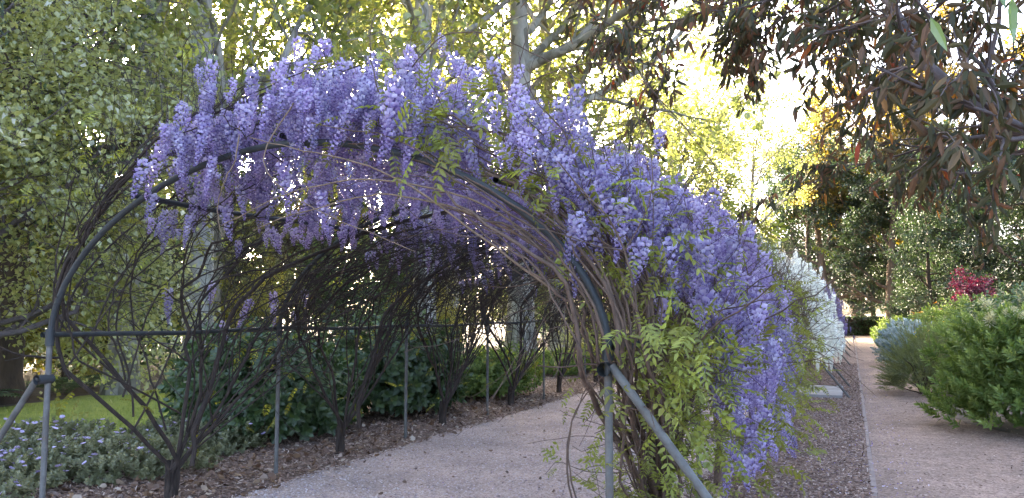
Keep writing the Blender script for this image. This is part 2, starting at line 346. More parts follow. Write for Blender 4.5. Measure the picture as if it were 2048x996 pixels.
# grass blades near the lawn edge
n = 42000
x = rg.uniform(-12.9, -7.7, n); y = rg.uniform(2, 24, n)
d = np.stack([rg.normal(0, .4, n), rg.normal(0, .4, n), np.ones(n)], -1)
BLADE = tmpl([(-.08, 0, 0), (.08, 0, 0), (0, 1, 0)], [], [(0, 1, 2)])
gg = Geo(); scatter(gg, BLADE, frames(d, rg, (1, 0, 0), 1), np.stack([x, y, np.full(n, .004)], -1), rg.uniform(.03, .07, n), rg.random(n))
struct('grass', gg.mesh('grass', 'grass'), 'stuff', 'short mown grass of the lawn behind the arbour', 'grass')
# concrete slab beside the arbour
sl = thing('concrete_slab', 'flat pale grey concrete slab lying beside the arbour', 'slab', (-.62, 16.6, .02))
bx = np.array([(sx, sy, sz) for sz in (0, 1) for sx, sy in ((-1, -1), (1, -1), (1, 1), (-1, 1))], float)
def box(lo, hi):
    V = np.array([(hi[0] if a > 0 else lo[0], hi[1] if b > 0 else lo[1], hi[2] if c else lo[2]) for a, b, c in bx])
    return V, [(3, 2, 1, 0), (4, 5, 6, 7), (0, 1, 5, 4), (1, 2, 6, 5), (2, 3, 7, 6), (3, 0, 4, 7)]
for s in (0, 1):
    V, Q = box((-.42, -1.1 + s * 1.02, 0), (.42, -.1 + s * 1.02, .06)); part('slab_half', Geo().add(V, Q).mesh('slab_half', 'concrete'), sl)

# ------------------------------------------------------------------ pipe arbour
XL, XR, Y0, BAY, NB = -5.19, -1.11, 3.73, 2.4, 17
XC, HA, ZS, RISE, PEX = (XL + XR) / 2, (XR - XL) / 2, 1.42, 1.21, 1.84
_ph = np.linspace(0, np.pi, 181)
_c = -np.cos(_ph)
_ax = XC + HA * _c
_az = ZS + RISE * (1 - np.abs(_c) ** PEX) ** (1 / PEX)
_px = np.concatenate([np.full(20, XL), _ax, np.full(20, XR)]); _pz = np.concatenate([np.linspace(0, ZS - .01, 20), _az, np.linspace(ZS - .01, 0, 20)])
_s = np.concatenate([[0], np.cumsum(np.hypot(np.diff(_px), np.diff(_pz)))]); STOT = _s[-1]
def arc(s):
    s = np.clip(s, 0, STOT); e = .12
    x = np.interp(s, _s, _px); z = np.interp(s, _s, _pz)
    tx = np.interp(s + e, _s, _px) - np.interp(s - e, _s, _px); tz = np.interp(s + e, _s, _pz) - np.interp(s - e, _s, _pz)
    l = np.hypot(tx, tz) + 1e-9
    return x, z, -tz / l, tx / l            # outward normal
def s_of_x(x, half='arch'):
    return np.interp(x, _ax, _s[20:201])
arb = thing('pipe_arbour', 'long arched tunnel frame of dark metal pipe carrying the wisteria', 'arbour', (XC, Y0, 0))
OFF = np.array([XC, Y0, 0])
def pipe(name, pts, r, mat, sides=10, n=None):
    P = np.asarray(pts, float) - OFF
    if n: P = spline(P, n)
    return part(name, tube_geo(P[None], np.full((1, len(P)), r), sides).mesh(name, mat, True), arb)
arch_me = post_me = None
for k in range(NB):
    y = Y0 + BAY * k
    if k == 0:
        P = np.stack([_ax, np.full(181, Y0), _az], -1)[::4]
        a0 = pipe('arch', P, .021, 'pipe_green'); arch_me = a0.data
        post_me = tube_geo(np.array([[[0, 0, -.2], [0, 0, .5], [0, 0, 1.0], [0, 0, 1.44]]]), np.full((1, 4), .02), 10).mesh('post', 'pipe_grey', True)
        col_me = tube_geo(np.array([[[0, 0, 1.36], [0, 0, 1.40], [0, 0, 1.44], [0, 0, 1.48]]]), np.array([[.028, .03, .03, .028]]), 10).mesh('collar', 'pipe_green', True)
    else:
        part('arch', arch_me, arb, loc=(0, BAY * k, 0))
    for xx in (XL, XR):
        po = part('post', post_me, arb, loc=(xx - XC, BAY * k, 0)); part('collar', col_me, po)
YE = Y0 + BAY * (NB - 1)
def rail(name, s, r, y1=-.03):
    x, z, nx, nz = arc(s); yy = np.linspace(Y0 + y1, YE, 60)
    sag = .012 * np.sin((yy - Y0) / BAY * np.pi * 2 + s) + .01 * np.sin(yy * .7 + s * 3)
    pipe(name, np.stack([np.full(60, x + nx * (r + .024)), yy, z + nz * (r + .024) + sag], -1), r, 'pipe_green')
rail('rail', ZS, .019); rail('rail', STOT - ZS, .019)
rail('rail', s_of_x(-4.37), .019); rail('rail', STOT - s_of_x(-4.37), .019, .4); rail('rail', STOT / 2, .019)
def brace(k, side, top=1.34, reach=1.02):
    x = XR if side > 0 else XL; y = Y0 + BAY * k
    pipe('brace', [(x + side * .03, y - .05, top), (x + side * (.03 + reach * .5), y - .05, top * .5), (x + side * (.03 + reach * 1.1), y - .05, -.13)], .022, 'pipe_grey')
    pipe('clamp', [(x, y - .085, top - .02), (x, y - .05, top - .02), (x, y + .03, top - .02)], .034, 'pipe_green')
for k in (0, 5, 6, 9, 11, 13, 15): brace(k, 1)
brace(0, -1, 1.15, .98)

# ------------------------------------------------------------------ wisteria pieces
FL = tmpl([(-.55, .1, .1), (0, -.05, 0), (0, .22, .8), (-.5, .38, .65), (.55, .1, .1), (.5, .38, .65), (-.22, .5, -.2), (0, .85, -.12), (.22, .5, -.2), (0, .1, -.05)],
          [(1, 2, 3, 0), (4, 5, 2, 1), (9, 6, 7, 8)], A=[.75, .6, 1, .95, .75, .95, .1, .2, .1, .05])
def raceme(rng, L, W, n, lod=False):
    g = Geo(); t = (np.arange(n) + .5) / n
    t = t ** .92
    a = np.arange(n) * 2.39996 + rng.random() * 6
    rad = W * (.8 + .2 * np.sin(np.clip(t * 4, 0, 1.57))) * (1 - t ** 1.5) ** .85 * rng.uniform(.6, 1.35, n) + .004
    cx = .03 * np.sin(t * 2 + rng.random() * 6) * L * 3 * t
    out = np.stack([np.cos(a), np.sin(a), -.12 + .25 * (1 - t) + rng.normal(0, .12, n)], -1)
    pos = np.stack([cx, np.zeros(n), -t * L], -1) + out * rad[:, None] * .7
    size = (.029 if not lod else .06) * (1.08 - .72 * t ** 1.5) * rng.uniform(.8, 1.2, n)
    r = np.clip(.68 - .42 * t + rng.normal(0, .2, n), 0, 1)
    if lod: scatter(g, tmpl([(-.5, 0, 0), (0, .1, -.45), (.5, 0, 0), (0, .25, .55)], [(0, 1, 2, 3)], A=[.5, .1, .5, 1]), frames(out, rng, (0, 0, 1), .35), pos, size, r, .5)
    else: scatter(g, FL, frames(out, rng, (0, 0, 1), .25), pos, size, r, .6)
    zz = np.linspace(.1, -L, 8)
    V, Q = tubes(np.stack([np.interp(-zz, t * L, cx), 0 * zz + .25 * np.clip(zz, 0, 1), zz], -1)[None], np.full((1, 8), .0018), 3); g.add(V, Q, rnd=.15)
    return g
rr = np.random.default_rng(21)
RAC_P, RAC_W, RAC_LOD = [], [], []
for i in range(9):
    L = [.13, .17, .2, .22, .25, .28, .32, .37, .23][i]; W = rr.uniform(.043, .058)
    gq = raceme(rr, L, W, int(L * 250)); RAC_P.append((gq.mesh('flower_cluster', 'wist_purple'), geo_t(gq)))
    if i < 4:
        gq = raceme(rr, L + .1, W, int(L * 330)); RAC_W.append(L)
for i in range(4): RAC_LOD.append(geo_t(raceme(rr, .24 + .06 * i, .045, 34, True)))
def pinnate(rng, L=.24, n=11, fold=True):
    g = Geo(); np_ = n // 2
    t = np.linspace(.22, .95, np_); droop = -.28
    yy = t * L; zz = droop * L * t ** 2
    for sd in (-1, 1):
        d = np.stack([np.full(np_, sd * 1.0), np.full(np_, .55), np.full(np_, -.35) + rng.normal(0, .15, np_)], -1)
        scatter(g, leaf_t(.21, .05, .12) if fold else DIAMOND, frames(d, rng, (0, 0, 1), .15), np.stack([0 * t, yy, zz], -1), .072 * (1.1 - .45 * np.abs(t - .5)) * rng.uniform(.85, 1.1, np_), rng.uniform(.2, .9, np_))
    scatter(g, leaf_t(.21, .05, .12) if fold else DIAMOND, frames(np.array([[0, 1, -.6]]), rng, (0, 0, 1), .1), np.array([[0, L, droop * L]]), .07, np.array([.6]))
    q = np.linspace(0, 1, 6)
    V, Q = tubes(np.stack([0 * q, q * L, droop * L * q ** 2], -1)[None], np.full((1, 6), .0015), 3); g.add(V, Q, rnd=.7)
    return g
PIN = [geo_t(pinnate(rr, rr.uniform(.2, .28), k)) for k in (9, 11, 11, 13)]
PIN_ME = []
for i in range(4):
    PIN_ME.append(pinnate(rr, .21 + .025 * i, (9, 11, 11, 13)[i]).mesh('leaf', 'wist_leaf'))
PIN_LO = [geo_t(pinnate(rr, .24, 9, False)) for k in range(3)]

# ---- the stems of one vine, in coordinates relative to its base
BASE_L, BASE_R = -5.36, -1.16
def stem_points(side, s, y, off):
    base = BASE_L if side < 0 else BASE_R
    x, z, nx, nz = arc(s if side < 0 else STOT - s)
    off = off * np.clip((s - .5) / 1.2, 0, 1) ** 1.2
    y = np.where(y < -1.1, -1.1 + (y + 1.1) * .12, y)
    X = x + nx * off; Z = z + nz * off
    k0 = np.clip(1 - s / .9, 0, 1)
    X = X * (1 - k0) + base * k0
    return np.stack([X - base, y, np.where(s <= 1e-6, -.05, Z)], -1)
def stem_coords(rng, cnt, smax, fan, offr, n=26):
    S = rng.uniform(*smax, cnt)[:, None]; s = np.linspace(0, 1, n)[None] * S
    f = ((np.arange(cnt) + .5) / cnt * 2 - 1 + rng.normal(0, .12, cnt))[:, None] * fan
    walk = np.cumsum(rng.normal(0, .07, (cnt, n)), 1); walk = walk - walk[:, :1]
    y = rng.normal(0, .025, cnt)[:, None] + f * np.clip((s - .3) / 1.1, 0, 1) ** .85 + f * .25 * np.clip(s - 1.3, 0, 9) + walk * np.clip((s - .3) / 1.3, 0, 1)
    off = rng.uniform(*offr, cnt)[:, None] + np.cumsum(rng.normal(0, .028, (cnt, n)), 1)
    return s, y, off
def stem_paths(rng, side, cnt, smax, fan, offr, n=22):
    return stem_points(side, *stem_coords(rng, cnt, smax, fan, offr, n))
def vine_geometry(rng, side, nst, ntw, ntw2, mats, offr, smax, thick=.017, nb=6):
    n = 26
    s, y, off = stem_coords(rng, nb, smax, 1.25, offr, n)
    P = stem_points(side, s, y, off)
    r = rng.uniform(.75, 1.1, nb)[:, None] * thick * np.linspace(1.25, .3, n)[None] + .002
    branches = [tube_geo(P[i:i + 1], r[i:i + 1], 7).mesh('branch', mats[0], True) for i in range(nb)]
    # finer stems leave a branch and wander over the frame
    b = np.arange(nst) % nb; i0 = rng.integers(3, 15, nst)
    s0 = s[b, i0][:, None]; y0 = y[b, i0][:, None]; o0 = off[b, i0][:, None]; r0 = r[b, i0][:, None]
    s1 = np.minimum(s0 + rng.uniform(.8, 3.0, nst)[:, None], smax[1] + .4); q = np.linspace(0, 1, n)[None]
    ss = s0 + (s1 - s0) * (q + .04 * np.sin(q * 9 + rng.uniform(0, 6, (nst, 1))))
    slope = rng.normal(0, .75, (nst, 1)) + .25
    yy = y0 + slope * (ss - s0) + .16 * np.sin(q * rng.uniform(2, 7, (nst, 1))) * q * rng.choice([-1, 1], (nst, 1)) + np.cumsum(rng.normal(0, .035, (nst, n)), 1) * q
    oo = o0 + rng.normal(0, .13, (nst, 1)) * q + np.cumsum(rng.normal(0, .022, (nst, n)), 1) * q
    PS = stem_points(side, ss, yy, oo); RS = np.clip(r0 * .55, .0035, .009) * np.linspace(1, .45, n)[None]
    g = Geo(); V, Q = tubes(PS, RS, 5); g.add(V, Q)
    PA = np.concatenate([P, PS]); RA = np.concatenate([r, RS])
    P2, R2 = sprout(rng, PA, RA, ntw, .3, .98, (20, 75), (.4, 1.3), .01, .2, .6, 10, .4, .0024)
    V, Q = tubes(P2, R2, 4); g.add(V, Q)
    P3, R3 = sprout(rng, P2, R2, ntw2, .1, 1, (25, 80), (.15, .55), -.03, .2, .6, 6, .5, .0016)
    V, Q = tubes(P3, R3, 3); g.add(V, Q)
    h = .34; q = np.linspace(-.08, h, 9); tr = Geo()
    for j in range(3):
        a_ = j * 2.1 + rng.random(); p = np.stack([.02 * np.cos(a_ + q * 4), .02 * np.sin(a_ + q * 4), q], -1)
        V, Q = tubes(p[None], (np.interp(q, [-.08, .08, h], [.05, .034, .02]) * rng.uniform(.85, 1.1))[None], 8); tr.add(V, Q)
    return dict(branches=branches, twigs=g.mesh('twigs', mats[1], True), trunk=tr.mesh('trunk', mats[0], True))
rv = np.random.default_rng(5)
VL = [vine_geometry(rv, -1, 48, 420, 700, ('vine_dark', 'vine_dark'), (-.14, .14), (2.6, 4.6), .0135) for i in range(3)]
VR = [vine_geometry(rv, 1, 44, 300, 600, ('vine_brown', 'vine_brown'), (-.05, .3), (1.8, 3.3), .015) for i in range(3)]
NV = 15
ordn = ['first', 'second', 'third', 'fourth', 'fifth', 'sixth', 'seventh', 'eighth', 'ninth', 'tenth', 'eleventh', 'twelfth', 'thirteenth', 'fourteenth', 'fifteenth']
roots = {}
for k in range(NV):
    for side in (-1, 1):
        V_ = (VL if side < 0 else VR)[k % 3]
        yb = Y0 + 1.27 + BAY * k; xb = BASE_L if side < 0 else BASE_R
        if side < 0:
            lab = 'mostly bare dark wisteria vine on the lawn side, %s from the arbour mouth' % ordn[k]
        elif k in (5, 6, 7, 8):
            lab = 'white flowering wisteria on the side path side, %s vine from the arbour mouth' % ordn[k]
        else:
            lab = 'purple flowering wisteria on the side path side, %s vine from the arbour mouth' % ordn[k]
        root = thing('wisteria_vine', lab, 'wisteria', (xb, yb, 0), 'wisteria vines trained over the arbour')
        roots[side, k] = root
        part('trunk', V_['trunk'], root)
        for b in V_['branches']: part('branch', b, root)
        part('twigs', V_['twigs'], root, 'stuff')
def rootloc(side, k): return np.array([BASE_L if side < 0 else BASE_R, Y0 + 1.27 + BAY * k, 0])
def kof(y): return int(np.clip((y - Y0 - .07) / BAY, 0, NV - 1))

# ---- flower clusters over roof and side
rf = np.random.default_rng(77)
spots = []       # x, y, z, scale, inside flag
def clusters(n, yr, srange, off, num, jit, inside=0, zcut=None, pw=1.0):
    for i in range(n):
        y = yr[0] + (yr[1] - yr[0]) * rf.random() ** pw; s = rf.uniform(*srange)
        o = rf.uniform(*off); m = rf.integers(*num)
        for j in range(m):
            yy = y + rf.normal(0, jit); ss = s + rf.normal(0, jit * .9)
            if yy < Y0 - .25 or ss > STOT - .3: continue
            x, z, nx, nz = arc(ss); oo = (o + rf.normal(0, .09)) * np.interp(yy, [5, 9, 13.4, 14.6, 16], [1, .85, .5, .9, 1.3])
            X = float(x + nx * oo); Z = float(z + nz * oo)
            if zcut and Z < zcut(yy): continue
            spots.append((X, yy, Z, rf.uniform(.55, 1.0), inside))
SA = STOT / 2                                      # apex
zc = lambda y: np.interp(y, [3.5, 4.2, 5.0, 5.8, 40], [1.95, 1.7, 1.2, .8, .85])
clusters(150, (3.6, 13.5), (SA - 1.15, SA + .6), (.1, .5), (4, 9), .14, pw=1.25)       # roof top
clusters(30, (3.48, 4.2), (SA - 1.1, SA + 1.0), (.08, .42), (5, 10), .12); clusters(34, (3.4, 4.5), (SA + .5, SA + 2.5), (.22, .55), (4, 9), .12, zcut=zc)               # front lip
clusters(80, (3.9, 13.5), (SA + .4, SA + 2.2), (.25, .62), (6, 12), .15, pw=1.2)           # right shoulder
clusters(95, (4.5, 13.5), (SA + 1.7, STOT - .9), (.22, .52), (4, 10), .13, zcut=zc, pw=1.2)  # right side
clusters(105, (3.9, 13.5), (SA - 1.5, SA + 1.2), (-.1, .08), (4, 9), .17, inside=1, pw=1.1)     # hanging inside
clusters(22, (5.0, 7.4), (STOT - 1.7, STOT - .7), (.36, .58), (5, 10), .12, zcut=lambda y: .66)   # low cascade
clusters(12, (4.2, 5.4), (STOT - 2.5, STOT - 1.3), (.4, .6), (4, 8), .12)
clusters(20, (4.2, 13.5), (1.5, 2.9), (.05, .25), (1, 4), .15, pw=1.2)                  # a few on the lawn side
far = []
def far_fill(n, yr, srange, off, num, jit, white=None):
    a = len(spots); clusters(n, yr, srange, off, num, jit); far.extend(spots[a:]); del spots[a:]
far_fill(200, (13.5, 40), (SA - 1.2, SA + 1.0), (.1, .55), (5, 10), .17)
far_fill(300, (13.5, 40), (SA + .8, STOT - .85), (.15, .6), (6, 11), .17)
far_fill(60, (13.5, 30), (SA - 1.8, SA + 1.1), (-.12, .08), (5, 10), .2)
cnt = {}
over = {}
spots.sort(key=lambda q: q[0] ** 2 + q[1] ** 2 + (q[2] - 1.6) ** 2 + 9 * q[4])
from mathutils import Euler
for (X, Y, Z, s_, ins) in spots:
    side = 1 if X > XC else -1; k = kof(Y)
    if side < 0 and Y < 7 and (X < -4.55 and Z > 1.9 or X < -4.2 and Z > 2.7): continue
    rl = rootloc(side, k)
    c = cnt.get((side, k), 0); cnt[side, k] = c + 1
    me, tm = RAC_P[rf.integers(0, len(RAC_P))]
    rot = (rf.normal(0, .17), rf.normal(0, .17), rf.uniform(0, 6.28)); sz_ = s_ * (.92 if ins else 1.0)
    if c < 300:
        part('flower_cluster', me, roots[side, k], loc=(X - rl[0], Y - rl[1], Z), rot=rot, scale=sz_)
    else:
        gg = over.setdefault((side, k), Geo())
        scatter(gg, tm, np.array(Euler(rot).to_matrix())[None], np.array([[X, Y, Z]]) - rl, sz_)
for (side, k), gg in over.items(): part('flower_mass', gg.mesh('flower_mass', 'wist_purple'), roots[side, k], 'stuff')
print('racemes', len(spots), 'far', len(far), max(cnt.values()))
bucket = {}
for (X, Y, Z, s_, ins) in far:
    side = 1 if X > XC else -1; k = kof(Y)
    if side > 0 and Y > 14.5 and k == 4: k = 5
    bucket.setdefault((side, k), []).append((X, Y, Z, s_))
WHITE = (14.5, 25.4)
for (side, k), lst in bucket.items():
    a = np.array(lst); rl = rootloc(side, k)
    iw = (a[:, 1] > WHITE[0]) & (a[:, 1] < WHITE[1]) & (a[:, 0] > XC)
    for sel, mat in ((~iw, 'wist_purple'), (iw, 'wist_white')):
        b = a[sel]
        if not len(b): continue
        gg = Geo()
        for v in range(4):
            c = b[v::4]; m = len(c)
            if not m: continue
            an = rf.uniform(0, 6.28, m); z0 = np.zeros(m); o1 = np.ones(m)
            mt = np.stack([np.stack([np.cos(an), -np.sin(an), z0], -1), np.stack([np.sin(an), np.cos(an), z0], -1), np.stack([z0, z0, o1], -1)], 1)
            scatter(gg, RAC_LOD[v], mt, c[:, :3] - rl, c[:, 3] * (1.25 if mat == 'wist_white' else 1.05), rf.normal(.5, .1, m), .8)
        part('flower_mass', gg.mesh('flower_mass', mat), roots[side, k], 'stuff')

# ---- leaves
rl_ = np.random.default_rng(99)
def leaf_spots(n, yr, srange, off, pw=1.2):
    y = yr[0] + (yr[1] - yr[0]) * rl_.random(n) ** pw; s = rl_.uniform(*srange, n); o = rl_.uniform(*off, n)
    x, z, nx, nz = arc(s)
    d = np.stack([nx * .7, rl_.normal(0, .6, n), nz * .35 - .25 + rl_.normal(0, .3, n)], -1) + rl_.normal(0, .6, (n, 3))
    return np.stack([x + nx * o, y, z + nz * o], -1), unit(d)
near_scale = [(.45, .95), (.3, .6), (.4, .8), (.4, .9), (.4, .8)]
near_sets = [leaf_spots(290, (3.35, 4.6), (SA + .5, STOT - 1.2), (-.02, .5), 1.0),
             leaf_spots(190, (3.4, 5.2), (STOT - 2.4, STOT - .55), (.0, .42), 1.0),
             leaf_spots(330, (4.4, 10), (SA + .6, STOT - .6), (.5, .82)),
             leaf_spots(330, (3.4, 9), (SA - 2.0, SA + .9), (.35, .85)),
             leaf_spots(70, (3.6, 8), (.9, 2.4), (-.1, .35))]
from mathutils import Matrix
lc = {}
mass = {}
for (P_, D_), sr_ in zip(near_sets, near_scale):
    Mt = frames(D_, rl_, (0, 0, 1), .35)
    for p, m in zip(P_, Mt):
        side = 1 if p[0] > XC else -1; k = kof(p[1])
        s_ = rl_.uniform(*sr_); c = lc.get((side, k), 0); lc[side, k] = c + 1
        if c < 300:
            o = part('leaf', PIN_ME[rl_.integers(0, 4)], roots[side, k])
            o.matrix_basis = Matrix([list(m[i] * s_) + [float(p[i] - rootloc(side, k)[i])] for i in range(3)] + [[0, 0, 0, 1]])
        else:
            scatter(mass.setdefault((side, k), Geo()), PIN[rl_.integers(0, 4)], m[None], (p - rootloc(side, k))[None], s_, np.array([rl_.random()]), .5)
for (side, k), gg in mass.items(): part('leaf_mass', gg.mesh('leaf_mass', 'wist_leaf'), roots[side, k], 'stuff')
# foliage filling: light for the lawn side, dense outside on the right
for side in (-1, 1):
    var = []
    for v in range(3):
        gg = Geo()
        if side > 0:
            sets = [(190, (-1.3, 1.3), (SA + .3, STOT - .35), (.02, .55)), (70, (-1.3, 1.3), (SA - .2, SA + 1), (.15, .7))]
        else:
            sets = [(80, (-1.3, 1.3), (1.2, SA + .1), (.02, .45)), (16, (-1.3, 1.3), (.35, 1.3), (-.1, .2))]
        for (n_, yr, sr, of) in sets:
            p, d = leaf_spots(n_, yr, sr, of, 1.0)
            p = p - np.array([BASE_L if side < 0 else BASE_R, 0, 0])
            for t_ in range(3): scatter(gg, PIN_LO[t_], frames(d[t_::3], rl_, (0, 0, 1), .35), p[t_::3], rl_.uniform(.35, .68, len(p[t_::3])), rl_.random(len(p[t_::3])), .5)
        var.append(gg.mesh('foliage', 'wist_leaf'))
    for k in range(NV): part('foliage', var[k % 3], roots[side, k], 'stuff')
# ---- first right vine: the bundle of stems lashed up the front post and along the front arch
r0 = roots[1, 0]; b0 = rootloc(1, 0)
for i in range(18):
    n = 26; q = np.linspace(0, 1, n)
    s = np.linspace(.05 + rf.random() * .2, rf.uniform(1.8, 3.7), n)
    x, z, nx, nz = arc(STOT - s)
    off = rf.uniform(-.13, .16) * np.clip(s / 1.0, .1, 1) + np.cumsum(rf.normal(0, .02, n))
    yy = np.interp(s, [0, .7, 1.4, 2.5, 5], [Y0 + 1.2, Y0 + .75, Y0 - .02, Y0 - .02 + rf.normal(0, .12), Y0 + .3 + rf.normal(0, .4)]) + np.cumsum(rf.normal(0, .02, n))
    P = np.stack([x + nx * off - .0, yy, z + nz * off], -1) - b0
    part('branch', tube_geo(P[None], (rf.uniform(.004, .014) * np.linspace(1.2, .4, n) + .0015)[None], 6).mesh('branch', 'vine_brown', True), r0)
# tangle of young shoots with leaves round the front corner
P = stem_paths(rf, 1, 60, (.9, 2.4), .9, (-.2, .5), 14) + np.array([0, -.25, 0])
Rr = np.full(P.shape[:2], .0045)
P2, R2 = sprout(rf, P, Rr, 300, .2, 1, (20, 80), (.2, .7), -.02, .25, .7, 8, .5, .002)
gg = Geo(); V, Q = tubes(P, Rr, 4); gg.add(V, Q); V, Q = tubes(P2, R2, 3); gg.add(V, Q)
part('shoots', gg.mesh('shoots', 'vine_brown', True), r0, 'stuff')
pp, dd = along(rf, P2, 2, .3, .03)
gg = Geo()
for t_ in range(4): scatter(gg, PIN[t_], frames(dd[t_::4] + rf.normal(0, .5, dd[t_::4].shape) + np.array([0, 0, -.4]), rf, (0, 0, 1), .4), pp[t_::4], rf.uniform(.3, .75, len(pp[t_::4])), rf.random(len(pp[t_::4])), .5)
part('young_foliage', gg.mesh('young_foliage', 'wist_leaf'), r0, 'stuff')
# long pale whips swinging free across the mouth of the arbour
def wl(pts): return np.array(pts) - b0
whips = [[(-1.5, 3.9, 1.95), (-1.9, 3.7, 2.2), (-2.4, 3.55, 2.3), (-2.9, 3.5, 2.22), (-3.35, 3.45, 2.05)],
         [(-1.45, 3.95, 1.9), (-1.9, 3.75, 2.15), (-2.35, 3.6, 2.25), (-2.75, 3.55, 2.2), (-3.2, 3.5, 2.08)],
         [(-1.4, 3.8, 1.7), (-1.8, 3.65, 2.0), (-2.3, 3.55, 2.35), (-2.8, 3.5, 2.5), (-3.2, 3.5, 2.62)],
         [(-3.3, 3.5, 2.75), (-3.3, 3.45, 2.45), (-3.42, 3.42, 2.2), (-3.4, 3.4, 2.0)],
         [(-2.9, 3.5, 2.8), (-3.05, 3.42, 2.5), (-2.9, 3.4, 2.3), (-2.5, 3.4, 2.12), (-2.1, 3.5, 1.95)],
         [(-2.4, 3.9, 3.0), (-2.0, 3.75, 3.15), (-1.5, 3.8, 2.95), (-1.0, 4.0, 2.6)],
         [(-2.0, 4.4, 3.0), (-1.3, 4.4, 3.1), (-.9, 4.7, 2.75), (-.6, 5.1, 2.3)],
         [(-1.15, 4.6, .3), (-1.25, 3.9, .45), (-1.32, 3.75, .9), (-1.2, 3.72, 1.25)],
         [(-1.1, 4.9, .25), (-1.2, 4.0, .2), (-1.36, 3.8, .7), (-1.3, 3.75, 1.1), (-1.15, 3.74, 1.3)],
         [(-2.3, 3.7, 2.6), (-2.45, 3.6, 3.0), (-2.42, 3.55, 3.3)],
         [(-1.9, 4.2, 2.6), (-1.75, 4.1, 3.0), (-1.62, 4.05, 3.3)]]
for i, wp in enumerate(whips):
    P = spline(wl(wp), 26) + np.cumsum(rf.normal(0, .004, (26, 3)), 0)
    part('shoot', tube_geo(P[None], (np.linspace(.0075, .0025, 26) if i in (0, 1, 2, 7, 8) else np.linspace(.005, .002, 26))[None], 6).mesh('shoot', 'vine_pale' if i < 5 else 'vine_brown', True), r0)
# thick old stems twisting across the tunnel roof on the lawn side
for k in (0, 1):
    for j in range(1):
        n = 30; s = np.linspace(.3, 4.4 + .4 * j, n)
        x, z, nx, nz = arc(s); off = -.03 - .05 * j + np.cumsum(rf.normal(0, .008, n))
        yy = Y0 + 1.27 + BAY * k + .25 * j + np.clip(s - .6, 0, 9) * (.55 + .1 * j) + np.cumsum(rf.normal(0, .03, n))
        P = np.stack([x + nx * off, yy, z + nz * off], -1) - rootloc(-1, k)
        part('old_stem', tube_geo(P[None], (np.linspace(.024, .014, n) * rf.uniform(.85, 1.1, n))[None], 7).mesh('old_stem', 'vine_dark', True), roots[-1, k])
print('vines', time.time() - T_START)

# ------------------------------------------------------------------ trees
def tree_geo(rng, H, tr, limbs, limb_len, fork, sub, sub_len, twigs, twig_len, per, leaf, lsize, leafmat, bark, lean=(0, 0), droop=-.02, ang=(35, 75), jit=.16, wob=.06, up=.05, twdroop=-.04, dens_lo=.1, nlimbs=9):
    n = 14; q = np.linspace(0, 1, n)
    P = np.zeros((1, n, 3)); P[0, :, 2] = q * H - .1
    P[0, :, 0] = lean[0] * q ** 1.3 + np.cumsum(rng.normal(0, wob, n)) * q; P[0, :, 1] = lean[1] * q ** 1.3 + np.cumsum(rng.normal(0, wob, n)) * q
    Rr = (tr * (np.interp(q, [0, .04, .12, .6, 1], [1.5, 1.12, 1, .62, .2])))[None]
    tg = tube_geo(P, Rr, 14)
    P1, R1 = sprout(rng, P, Rr, limbs, fork, .98, ang, limb_len, up, .13, .5, nlimbs, .35, .02)
    lg = Geo(); V, Q = tubes(P1, R1, 7); lg.add(V, Q)
    P2, R2 = sprout(rng, P1, R1, sub, .2, 1, (25, 65), sub_len, droop, .18, .5, 7, .4, .009)
    V, Q = tubes(P2, R2, 5); lg.add(V, Q)
    P3, R3 = sprout(rng, P2, R2, twigs, dens_lo, 1, (25, 70), twig_len, twdroop, .22, .5, 6, .5, .004)
    V, Q = tubes(P3, R3, 3); lg.add(V, Q)
    pos, dr = along(rng, P3, per, .05, jit)
    N = len(pos)
    d = dr * .5 + rng.normal(0, .6, (N, 3)) + np.array([0, 0, -.25])
    cl = np.repeat(rng.normal(0, .16, len(P3)), per)
    lf = Geo(); scatter(lf, leaf, frames(d, rng, (0, 0, 1), .55), pos, rng.uniform(.65, 1.2, N) * lsize, np.clip(rng.normal(.5, .22, N) + cl, 0, 1))
    return dict(trunk=tg.mesh('trunk', bark, True), limbs=lg.mesh('limbs', bark, True), crown=lf.mesh('crown', leafmat))
def plant_tree(name, G, label, cat, loc, rotz=0, scale=1, group=None):
    t = thing(name, label, cat, loc, group, rotz, scale)
    part('trunk', G['trunk'], t); part('limbs', G['limbs'], t); part('crown', G['crown'], t)
    return t
rt = np.random.default_rng(11)
PL = [tree_geo(rt, 15, .27, 16, (3.5, 6.5), .27, 120, (1.4, 3.2), 520, (.6, 1.5), 26, BROAD, .135, 'plane_leaf', 'plane_bark', ln, wob=.05) for ln in ((.6, 0), (-.8, .4), (.2, .8))]
gp = 'plane trees standing behind the lawn'
for (x, y, s, rz, v, lab) in [
    (-13.2, 11.0, .95, .4, 0, 'slim pale trunked plane tree beside the dark gnarled tree'),
    (-11.5, 11.3, 1.0, 2.1, 1, 'leaning mottled plane tree seen through the first arbour bay'),
    (-10.6, 18.4, 1.12, 3.6, 2, 'tall plane tree with pale trunk behind the dark leafy shrubs'),
    (-9.1, 21.5, 1.45, 5.0, 0, 'stout pale plane tree on the lawn beside the mulch'),
    (-9.4, 25.6, 1.1, 1.2, 1, 'plane tree close behind the stout pale one')]:
    plant_tree('plane_tree', PL[v], lab, 'tree', (x, y, 0), rz, s, gp)
for i, (x, y, s, rz, lab) in enumerate([(-17, 17, 1.1, .9, 'tall yellow green plane tree between the slim and the leaning planes'), (-14.5, 27, 1.2, 4.0, 'tall plane tree of the grove behind the leaning plane'), (-20, 12.5, 1.05, 5.5, 'tall plane tree behind the dark gnarled tree')]):
    plant_tree('plane_tree', PL[i % 3], lab, 'tree', (x, y, 0), rz, s, 'plane trees of the far grove')
